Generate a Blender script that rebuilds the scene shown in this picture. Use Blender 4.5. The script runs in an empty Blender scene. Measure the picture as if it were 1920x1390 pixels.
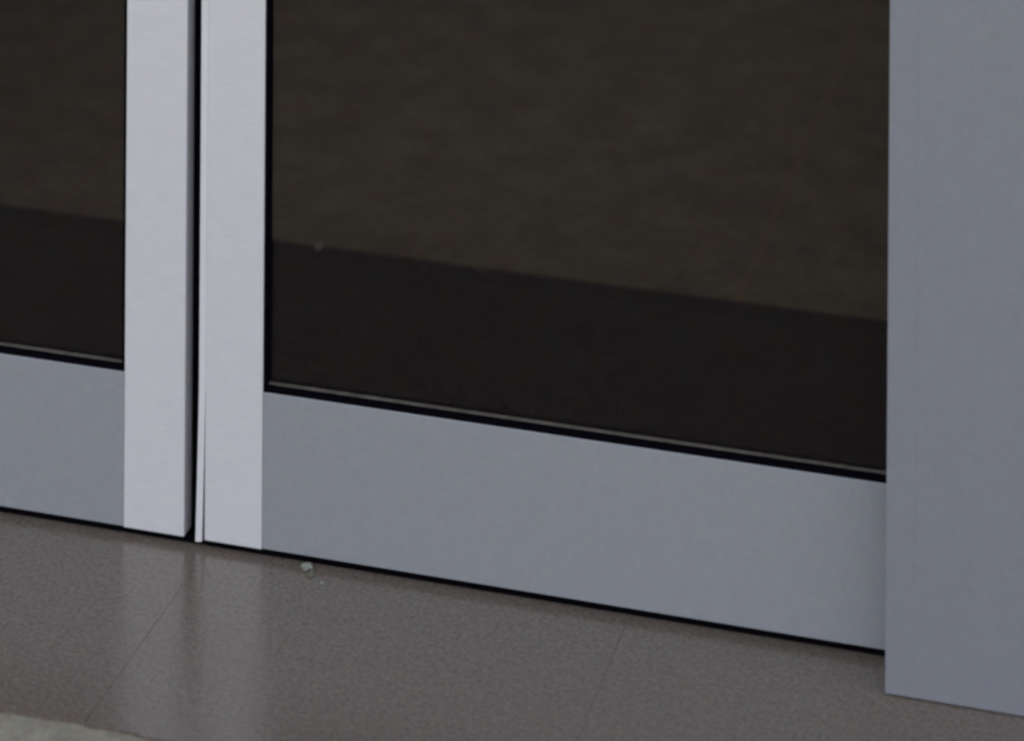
import bpy, bmesh, math, random
from mathutils import Matrix, Vector
random.seed(7)
sc = bpy.context.scene

# ---------------------------------------------------------------- camera
TH, ROLL = math.radians(15.6176), 0.007
cam = bpy.data.cameras.new('camera')
cam.sensor_width = 36.0
cam.lens = 36.0 * 5300 / 1920
cam.shift_x = 0.0
cam.shift_y = -(695 + 1850) / 1920
cam.clip_start = 0.05
cam.clip_end = 2000
cam.dof.use_dof = True
cam.dof.focus_distance = 2.80
cam.dof.aperture_fstop = 3.2
co = bpy.data.objects.new('camera', cam)
sc.collection.objects.link(co)
d = Vector((-math.sin(TH), math.cos(TH), 0))
r = Vector((math.cos(TH), math.sin(TH), 0))
u = Vector((0, 0, 1))
R = r * math.cos(ROLL) + u * math.sin(ROLL)
U = u * math.cos(ROLL) - r * math.sin(ROLL)
m = Matrix((R, U, -d)).transposed().to_4x4()
m.translation = Vector((1.06736, -2.66448, 1.55))
co.matrix_world = m
sc.camera = co

# ---------------------------------------------------------------- sky and sun
SUN_EL, SUN_AZ = math.radians(48), math.radians(20)      # sun stands behind the building: the doorway is in its shade
w = bpy.data.worlds.new('World')
sc.world = w
w.use_nodes = True
nt = w.node_tree
sky = nt.nodes.new('ShaderNodeTexSky')
sky.sky_type = 'NISHITA'
sky.sun_disc = False
sky.sun_elevation = SUN_EL
sky.sun_rotation = SUN_AZ
sky.air_density = 1.0
sky.dust_density = 2.5
hz = nt.nodes.new('ShaderNodeHueSaturation')          # thin overcast: a paler, greyer sky
hz.inputs['Saturation'].default_value = .36
nt.links.new(sky.outputs[0], hz.inputs['Color'])
nt.links.new(hz.outputs[0], nt.nodes['Background'].inputs[0])
nt.nodes['Background'].inputs[1].default_value = 0.15
sl = bpy.data.lights.new('sun', 'SUN')
sl.energy = 1.5
sl.angle = math.radians(10)
sl.color = (1, .95, .88)
so = bpy.data.objects.new('sun', sl)
sc.collection.objects.link(so)
sd = Vector((math.sin(SUN_AZ) * math.cos(SUN_EL), math.cos(SUN_AZ) * math.cos(SUN_EL), math.sin(SUN_EL)))
so.rotation_euler = sd.to_track_quat('Z', 'Y').to_euler()
sc.view_settings.view_transform = 'Standard'
sc.view_settings.look = 'None'
sc.view_settings.exposure = 1.55
sc.view_settings.gamma = 1
sc.render.engine = 'CYCLES'
sc.cycles.filter_width = 2.9

# ---------------------------------------------------------------- helpers
def link(n, a, b): n.links.new(a, b)

def mat(name, base, rough=.5, metal=0.0, spec=.5, mott=.04, mott_scale=60, hue=.02, grain=.05, grain_scale=600,
        stretch=(1, 1, 1), bump=.0, bump_scale=300, rough_var=.05):
    """procedural surface: base colour, broad mottling, slight drift of hue, fine grain, optional bump"""
    M = bpy.data.materials.new(name)
    M.use_nodes = True
    n = M.node_tree
    P = n.nodes['Principled BSDF']
    P.inputs['Metallic'].default_value = metal
    P.inputs['Specular IOR Level'].default_value = spec
    tc = n.nodes.new('ShaderNodeTexCoord')
    mp = n.nodes.new('ShaderNodeMapping')
    mp.inputs['Scale'].default_value = stretch
    link(n, tc.outputs['Object'], mp.inputs[0])
    def noise(scale, detail=3, src=mp.outputs[0]):
        t = n.nodes.new('ShaderNodeTexNoise')
        t.inputs['Scale'].default_value = scale
        t.inputs['Detail'].default_value = detail
        link(n, src, t.inputs['Vector'])
        return t
    def mth(op, a, b):
        q = n.nodes.new('ShaderNodeMath'); q.operation = op
        for i, v in enumerate((a, b)):
            if isinstance(v, (int, float)): q.inputs[i].default_value = v
            else: link(n, v, q.inputs[i])
        return q.outputs[0]
    a = noise(mott_scale, 3, tc.outputs['Object'])
    b = noise(grain_scale, 2)
    fa = mth('MULTIPLY', mth('SUBTRACT', a.outputs[0], .5), mott * 5)
    fb = mth('MULTIPLY', mth('SUBTRACT', b.outputs[0], .5), grain * 5)
    f = mth('ADD', mth('ADD', fa, fb), 1.0)
    # hue drift: coloured noise around 1
    hs = noise(mott_scale * 1.7, 4, tc.outputs['Object'])
    v1 = n.nodes.new('ShaderNodeVectorMath'); v1.operation = 'SUBTRACT'
    link(n, hs.outputs['Color'], v1.inputs[0]); v1.inputs[1].default_value = (.5, .5, .5)
    v2 = n.nodes.new('ShaderNodeVectorMath'); v2.operation = 'MULTIPLY_ADD'
    link(n, v1.outputs[0], v2.inputs[0]); v2.inputs[1].default_value = (hue * 5,) * 3; v2.inputs[2].default_value = (1, 1, 1)
    v3 = n.nodes.new('ShaderNodeVectorMath'); v3.operation = 'MULTIPLY'
    link(n, v2.outputs[0], v3.inputs[0]); v3.inputs[1].default_value = base
    v4 = n.nodes.new('ShaderNodeVectorMath'); v4.operation = 'SCALE'
    link(n, v3.outputs[0], v4.inputs[0]); link(n, f, v4.inputs['Scale'])
    link(n, v4.outputs[0], P.inputs['Base Color'])
    rr = mth('ADD', mth('MULTIPLY', mth('SUBTRACT', a.outputs[0], .5), rough_var * 4), rough)
    link(n, rr, P.inputs['Roughness'])
    if bump:
        t = noise(bump_scale, 4)
        B = n.nodes.new('ShaderNodeBump')
        B.inputs['Strength'].default_value = bump
        B.inputs['Distance'].default_value = .001
        link(n, t.outputs[0], B.inputs['Height'])
        link(n, B.outputs[0], P.inputs['Normal'])
    M['col'] = v4.name
    return M

def box_bm(bm, x0, x1, y0, y1, z0, z1, mi=0):
    vs = [bm.verts.new(p) for p in ((x0, y0, z0), (x1, y0, z0), (x1, y1, z0), (x0, y1, z0), (x0, y0, z1), (x1, y0, z1), (x1, y1, z1), (x0, y1, z1))]
    for q in ((0, 3, 2, 1), (4, 5, 6, 7), (0, 1, 5, 4), (1, 2, 6, 5), (2, 3, 7, 6), (3, 0, 4, 7)):
        f = bm.faces.new([vs[i] for i in q]); f.material_index = mi

def link_mesh(name, bm, mats, parent=None, bevel=0):
    me = bpy.data.meshes.new(name)
    bmesh.ops.recalc_face_normals(bm, faces=bm.faces)
    bm.to_mesh(me); bm.free()
    for q in (mats if isinstance(mats, (list, tuple)) else [mats]): me.materials.append(q)
    o = bpy.data.objects.new(name, me)
    sc.collection.objects.link(o)
    if parent: o.parent = parent
    if bevel:
        b = o.modifiers.new('bevel', 'BEVEL'); b.width = bevel; b.segments = 2; b.limit_method = 'ANGLE'
    return o

def boxes(name, lst, mats, parent=None, bevel=0):
    bm = bmesh.new()
    for q in lst: box_bm(bm, *q)
    return link_mesh(name, bm, mats, parent, bevel)

def tag(o, label=None, cat=None, group=None, kind=None):
    if label: o['label'] = label
    if cat: o['category'] = cat
    if group: o['group'] = group
    if kind: o['kind'] = kind
    return o

def empty(name, loc):
    o = bpy.data.objects.new(name, None); sc.collection.objects.link(o); o.location = loc
    return o

# ---------------------------------------------------------------- materials
STILE = mat('satin_pale_aluminium', (.68, .65, .66), .40, .2, mott=.012, hue=.018, grain=.033, grain_scale=180, stretch=(.25, 1, 3), bump=.05, bump_scale=300)
RAIL = mat('grey_blue_aluminium', (.30, .30, .315), .45, .15, mott=.015, hue=.03, grain=.035, grain_scale=230, stretch=(1.2, 1, .8), bump=.05)
PANEL = mat('grey_powder_coat', (.226, .226, .246), .5, .05, mott=.02, hue=.03, grain=.035, grain_scale=230, stretch=(1.4, 1, .7), bump=.08)
RUBBER = mat('black_rubber', (.0015, .0012, .003), .9, spec=.04, grain=.1)
DUST = mat('dusty_ledge', (.11, .098, .08), .95, spec=.1, mott=.22, mott_scale=60, grain=.15, grain_scale=500)
LIP = mat('pale_edge_strip', (.67, .645, .645), .42, mott=.02)
BAFFLE = mat('dark_channel', (.02, .02, .022), .7, spec=.2)
MATTE = mat('dark_entrance_mat', (.030, .016, .020), .95, spec=.1, mott=.30, mott_scale=16, hue=.08, grain=.2, grain_scale=110, bump=.3)
INNER = mat('brown_inner_floor', (.66, .58, .40), .7, spec=.2, mott=.17, mott_scale=12, hue=.08, grain=.14, grain_scale=60)
JOINT = mat('brown_joint', (.80, .60, .42), .8, spec=.1)
TRIM = mat('mat_edge_trim', (.006, .006, .014), .8, spec=.05, mott=.1, grain=.1)
SLAB = mat('dark_stone_tile', (.141, .115, .094), .21, spec=.8, mott=.06, mott_scale=80, hue=.07, grain=.26, grain_scale=230, bump=.12, bump_scale=500, rough_var=.04)
PAVE = mat('pale_weathered_paving', (.25, .228, .175), .85, spec=.3, mott=.12, mott_scale=50, hue=.05, grain=.13, grain_scale=150, bump=.4)
GROUT = mat('tile_joint', (.165, .135, .11), .8, spec=.3, mott=.1)
PLASTER = mat('grey_render', (.42, .42, .40), .9, mott=.04, mott_scale=3, bump=.2)
DIM = mat('inner_wall_paint', (.30, .28, .25), .9, mott=.03, mott_scale=4)
CRUMB = mat('pale_plaster_crumb', (.22, .23, .19), .9, mott=.15, mott_scale=200, bump=.5)
PALE = mat('pale_grit', (.85, .85, .76), .9, mott=.1)
LEAF = mat('olive_leaf_scrap', (.12, .12, .075), .8, mott=.2, mott_scale=200)

G = bpy.data.materials.new('tinted_glass'); G.use_nodes = True
n = G.node_tree; n.nodes.clear()
out = n.nodes.new('ShaderNodeOutputMaterial'); mx = n.nodes.new('ShaderNodeMixShader')
fr = n.nodes.new('ShaderNodeFresnel'); fr.inputs['IOR'].default_value = 1.5
tr = n.nodes.new('ShaderNodeBsdfTransparent'); tr.inputs[0].default_value = (.84, .82, .78, 1)
gl = n.nodes.new('ShaderNodeBsdfGlossy'); gl.inputs['Roughness'].default_value = .03; gl.inputs[0].default_value = (.43, .33, .37, 1)
link(n, fr.outputs[0], mx.inputs[0]); link(n, tr.outputs[0], mx.inputs[1]); link(n, gl.outputs[0], mx.inputs[2]); # a patchy film of dust on the pane
df = n.nodes.new('ShaderNodeBsdfDiffuse'); df.inputs[0].default_value = (.52, .44, .40, 1)
tc = n.nodes.new('ShaderNodeTexCoord'); nz = n.nodes.new('ShaderNodeTexNoise'); nz.inputs['Scale'].default_value = 300; nz.inputs['Detail'].default_value = 2; nz.inputs['Roughness'].default_value = .6
link(n, tc.outputs['Object'], nz.inputs['Vector'])
hc = n.nodes.new('ShaderNodeTexNoise'); hc.inputs['Scale'].default_value = 70; hc.inputs['Detail'].default_value = 4; link(n, tc.outputs['Object'], hc.inputs['Vector'])
mc = n.nodes.new('ShaderNodeMixRGB'); mc.inputs[0].default_value = .5; mc.inputs[1].default_value = (.5, .44, .42, 1); link(n, hc.outputs['Color'], mc.inputs[2]); link(n, mc.outputs[0], df.inputs[0])
mr = n.nodes.new('ShaderNodeMapRange'); mr.inputs['From Min'].default_value = .25; mr.inputs['From Max'].default_value = .75; mr.inputs['To Min'].default_value = .0; mr.inputs['To Max'].default_value = .020
link(n, nz.outputs[0], mr.inputs[0])
m2 = n.nodes.new('ShaderNodeMixShader'); link(n, mr.outputs[0], m2.inputs[0]); link(n, mx.outputs[0], m2.inputs[1]); link(n, df.outputs[0], m2.inputs[2]); link(n, m2.outputs[0], out.inputs[0])

# ---------------------------------------------------------------- ground and interior floor
def sheet(name, x0, x1, y0, y1, z, M, parent=None):
    bm = bmesh.new()
    bm.faces.new([bm.verts.new(p) for p in ((x0, y0, z), (x1, y0, z), (x1, y1, z), (x0, y1, z))])
    return link_mesh(name, bm, M, parent)

tag(sheet('ground', -300, 300, -300, 300, -.03, PAVE), kind='structure')

# pale paving in front of the dark apron
bm = bmesh.new()
box_bm(bm, -8, 8, -8, -.29, -.02, -.0035)
tag(link_mesh('pavement', bm, PAVE), kind='structure')

# dark tiled apron: tiles are one sheet with fine joints, its outer edge worn irregular
SP, X0 = .4345, .0165
bm = bmesh.new()
k0, k1 = -12, 13
for k in range(k0, k1):
    a, b = X0 + k * SP + .0003, X0 + (k + 1) * SP - .0003
    N = 48
    top, bot = [], []
    ph = random.random() * 9
    for i in range(N + 1):
        x = a + (b - a) * i / N
        e = -.303 + .0016 * math.sin(x * 43 + 1) + .0012 * math.sin(x * 117 + ph) + random.uniform(-.0012, .0012)
        top.append(bm.verts.new((x, .058, 0)))
        bot.append((x, e))
    bt = [bm.verts.new((x, e, 0)) for x, e in bot]
    bl = [bm.verts.new((x, e + .001, -.012)) for x, e in bot]
    for i in range(N):
        bm.faces.new((bt[i], bt[i + 1], top[i + 1], top[i]))
        bm.faces.new((bl[i], bl[i + 1], bt[i + 1], bt[i]))
tag(link_mesh('entrance_paving', bm, SLAB), kind='structure')
tag(sheet('paving_joints', X0 + k0 * SP, X0 + k1 * SP, -.288, .058, -.0003, GROUT), kind='structure')

# interior
tag(sheet('interior_floor', -4, 4, .686, 8, 0, INNER), kind='structure')
bm = bmesh.new()
box_bm(bm, -4, 4, .640, .686, -.01, .003)
tag(link_mesh('floor_trim', bm, TRIM, bevel=.001), kind='structure')
tag(boxes('interior_walls', [(-4.1, -4, .3, 8, 0, 3), (4, 4.1, .3, 8, 0, 3), (-4.1, 4.1, 8, 8.1, 0, 3)], DIM), kind='structure')
tag(boxes('interior_ceiling', [(-4.1, 4.1, .3, 8.1, 3, 3.1)], DIM), kind='structure')
tag(boxes('interior_floor_joints', [(.4180 + i * .9, .4270 + i * .9, .687, 7.9, .0002, .0005) for i in range(-4, 4)], JOINT), kind='structure')
mt = boxes('entrance_mat', [(-1.6, 1.6, .06, .640, -.008, .002)], MATTE)
tag(mt, 'dark fibre entrance mat lying on the floor just inside the glass doors', 'mat')

# ---------------------------------------------------------------- building front
wl = boxes('shading_wall', [(-6, -1.5, -.03, .3, 0, 6.5), (1.5, 6, -.03, .3, 0, 6.5), (-1.5, 1.5, -.03, .3, 2.35, 6.5)], PLASTER)  # unseen upper wall, added to keep the sun off the doorway
tag(wl, 'unseen grey building front added above and around the glazed entrance to shade it', 'wall')

def side_panel(s, label):
    root = empty('surround_panel', (s * .707, -.0555, 0))
    # main cladding sheet, butted against a slim edge profile with a hairline joint
    def bx(name, a, b, y0, y1, z0, z1, bev, M=PANEL):
        x0, x1 = sorted((s * a, s * b))
        o = boxes(name, [(x0 - root.location.x, x1 - root.location.x, y0 + .0555, y1 + .0555, z0, z1)], M, root, bev)
        return o
    bx('edge_profile', .707, .73348, -.0555, -.012, .0015, 2.35, .0002)
    bx('cladding_sheet', .7335, 1.52, -.05545, -.031, .0015, 2.35, .0001)
    bx('base_seal', .710, 1.52, -.050, -.034, 0.0002, .0012, 0, BAFFLE)
    tag(root, label, 'door surround')
    return root
side_panel(1, 'broad grey metal surround panel standing right of the glass door')
side_panel(-1, 'grey metal surround panel at the far left end of the entrance')
hd = boxes('header_casing', [(-.7065, .7065, -.0555, .10, 2.10, 2.35)], PANEL, None, .002)
tag(hd, 'grey metal header casing spanning above both glass doors', 'header')

# ---------------------------------------------------------------- sliding doors
ZB, ZR, ZT = .0085, .165, 2.095
def door(x0, x1, meet, label, drift):
    """leaf from x0 to x1; meet = +1 when the meeting edge is x1, -1 when it is x0"""
    root = empty('door_leaf', ((x0 + x1) / 2, 0, 0))
    ox = root.location.x
    S = .0658 if meet > 0 else .0615
    def B(name, l, M, bev=0):
        return boxes(name, [(a - ox, b - ox, c, e, f, g) for a, b, c, e, f, g in l], M, root, bev)
    B('stile', [(x0, x0 + S, 0, .0140, ZB - .0006, ZT), (x0, x0 + S - .018, .0140, .045, ZB - .0006, ZT)], STILE, .0007)
    B('stile', [(x1 - S, x1, 0, .0140, ZB - .0006, ZT), (x1 - S + .018, x1, .0140, .045, ZB - .0006, ZT)], STILE, .0007)
    a, b = x0 + S, x1 - S
    B('bottom_rail', [(a + .0002, b - .0002, .0006, .0138, ZB, ZR)], RAIL, .0007)
    B('top_rail', [(a + .0002, b - .0002, .0006, .0138, ZT - .09, ZT)], RAIL, .0007)
    # gasket: black frame standing proud of the glass, dust settled on its lower ledge
    bm = bmesh.new()
    g = .0038
    box_bm(bm, a - ox, a + g - ox, .0022, .0136, ZR, ZT - .09)
    box_bm(bm, b - g - ox, b - ox, .0022, .0136, ZR, ZT - .09)
    box_bm(bm, a + g - ox, b - g - ox, .0025, .0134, ZR, ZR + .0072)
    box_bm(bm, a + g - ox, b - g - ox, .0025, .0134, ZT - .097, ZT - .09)
    gk = link_mesh('gasket', bm, RUBBER, root)
    # ledge dust: thin uneven drift
    bm = bmesh.new()
    random.seed(drift)
    N = 260
    prev = None
    for i in range(N + 1):
        x = a + g + (b - a - 2 * g) * i / N - ox
        h = .0003 + .0002 * random.random() + (.0004 if random.random() > .95 else 0)
        y0 = .0046 + .0006 * random.random()
        cur = [bm.verts.new((x, y0, ZR + .0072)), bm.verts.new((x, y0 + .0006, ZR + .0072 + h)), bm.verts.new((x, .0098, ZR + .0074 + h))]
        if prev:
            bm.faces.new((prev[0], cur[0], cur[1], prev[1])); bm.faces.new((prev[1], cur[1], cur[2], prev[2]))
        prev = cur
    link_mesh('ledge_dust', bm, DUST, gk)
    B('glass_pane', [(a + .001, b - .001, .0100, .0102, ZR + .001, ZT - .091)], G)
    # brush under the leaf, its black standing in for the dark shadow gap
    B('shadow_gap_brush', [(x0 + .0005, x1 + (.0122 if meet > 0 else -.004), .005, .013, .0004, ZB - .0004)], RUBBER)
    tag(root, label, 'door', 'pair of glazed entrance doors')
    return root, ox, B

L, ox, B = door(-.790, -.0106, 1, 'left leaf of the glazed metal entrance doors, its right stile at the meeting gap', 3)
B('meeting_seal', [(-.0106, .0016, .020, .040, .0006, ZT)], RUBBER)
Rt, ox, B = door(.0115, .790, -1, 'right leaf of the glazed metal entrance doors, showing its wide dark pane', 5)
B('meeting_seal', [(.0018, .0115, .0055, .040, .0006, ZT)], RUBBER)
# thin pale lip along the meeting edge, bent out towards the gap near the floor
bm = bmesh.new()
rows = []
for i in range(61):
    t = i / 60
    z = ZB - .002 + (ZT - ZB) * t ** 2.2
    k = max(0, 1 - (z - ZB) / .17)
    x0 = .0047 - .0022 * k ** 1.4
    x1 = .01148 - .0024 * k ** 1.2
    yy = -.0003 - .0016 * k ** 1.6
    prof = ((x0, yy + .0004), (x0 + .0005, yy), (x0 + .0026, yy), (x0 + .0032, yy + .0006), (x1, yy + .0006), (x1, yy + .004), (x0, yy + .004))
    rows.append([bm.verts.new((a - ox, b, z)) for a, b in prof])
for p, q in zip(rows, rows[1:]):
    for j in range(7): bm.faces.new((p[j], p[(j + 1) % 7], q[(j + 1) % 7], q[j]))
bm.faces.new(rows[0][::-1]); bm.faces.new(rows[-1])
lp = link_mesh('edge_strip', bm, LIP, Rt)
lp['label'] = 'thin pale edge strip bent towards the gap near the floor'

# ---------------------------------------------------------------- scraps of debris
def crumb(name, x, y, z, sx, sy, sz, M, label, cat='debris', seed=1, group=None):
    rnd = random.Random(seed)
    bm = bmesh.new()
    bmesh.ops.create_icosphere(bm, subdivisions=4, radius=1)
    ph = [rnd.uniform(0, 6) for _ in range(6)]
    for v in bm.verts:
        p = v.co
        k = 1 + .22 * math.sin(4 * p.x + ph[0]) * math.cos(3 * p.y + ph[1]) + .16 * math.sin(8 * p.y + ph[2]) + .1 * math.sin(11 * p.z + ph[3]) + rnd.uniform(-.03, .03)
        v.co = Vector((p.x * sx, p.y * sy, max(p.z, -.55) * sz)) * k
    mn = min(v.co.z for v in bm.verts)
    for v in bm.verts: v.co.z -= mn
    for f in bm.faces: f.smooth = True
    o = link_mesh(name, bm, M)
    o.location = (x, y, z)
    tag(o, label, cat, group)
    return o
crumb('crumb', .1235, -.0060, 0, .0048, .0046, .0026, CRUMB, 'largest pale crumb lying on the dark tile under the right door', seed=3)
crumb('leaf_scrap', .1310, -.0150, 0, .0042, .0058, .0010, LEAF, 'flat olive scrap on the tile beside the largest pale crumb', seed=8)
crumb('crumb', .1468, -.0275, 0, .0022, .0024, .0010, CRUMB, 'small dull crumb on the tile just right of the larger crumb', seed=5)
crumb('crumb', -.1069, .680, .003, .0040, .0055, .0035, PALE, 'bright speck on the mat edge behind the glass near the left stile', seed=6)
crumb('crumb', .035, .668, .003, .0016, .002, .001, CRUMB, 'tiniest faint speck behind the glass, between the two others on the mat edge', seed=9)
crumb('crumb', .106, .678, .003, .0075, .004, .0015, CRUMB, 'flat faint speck behind the glass, right of centre on the mat edge', seed=11)
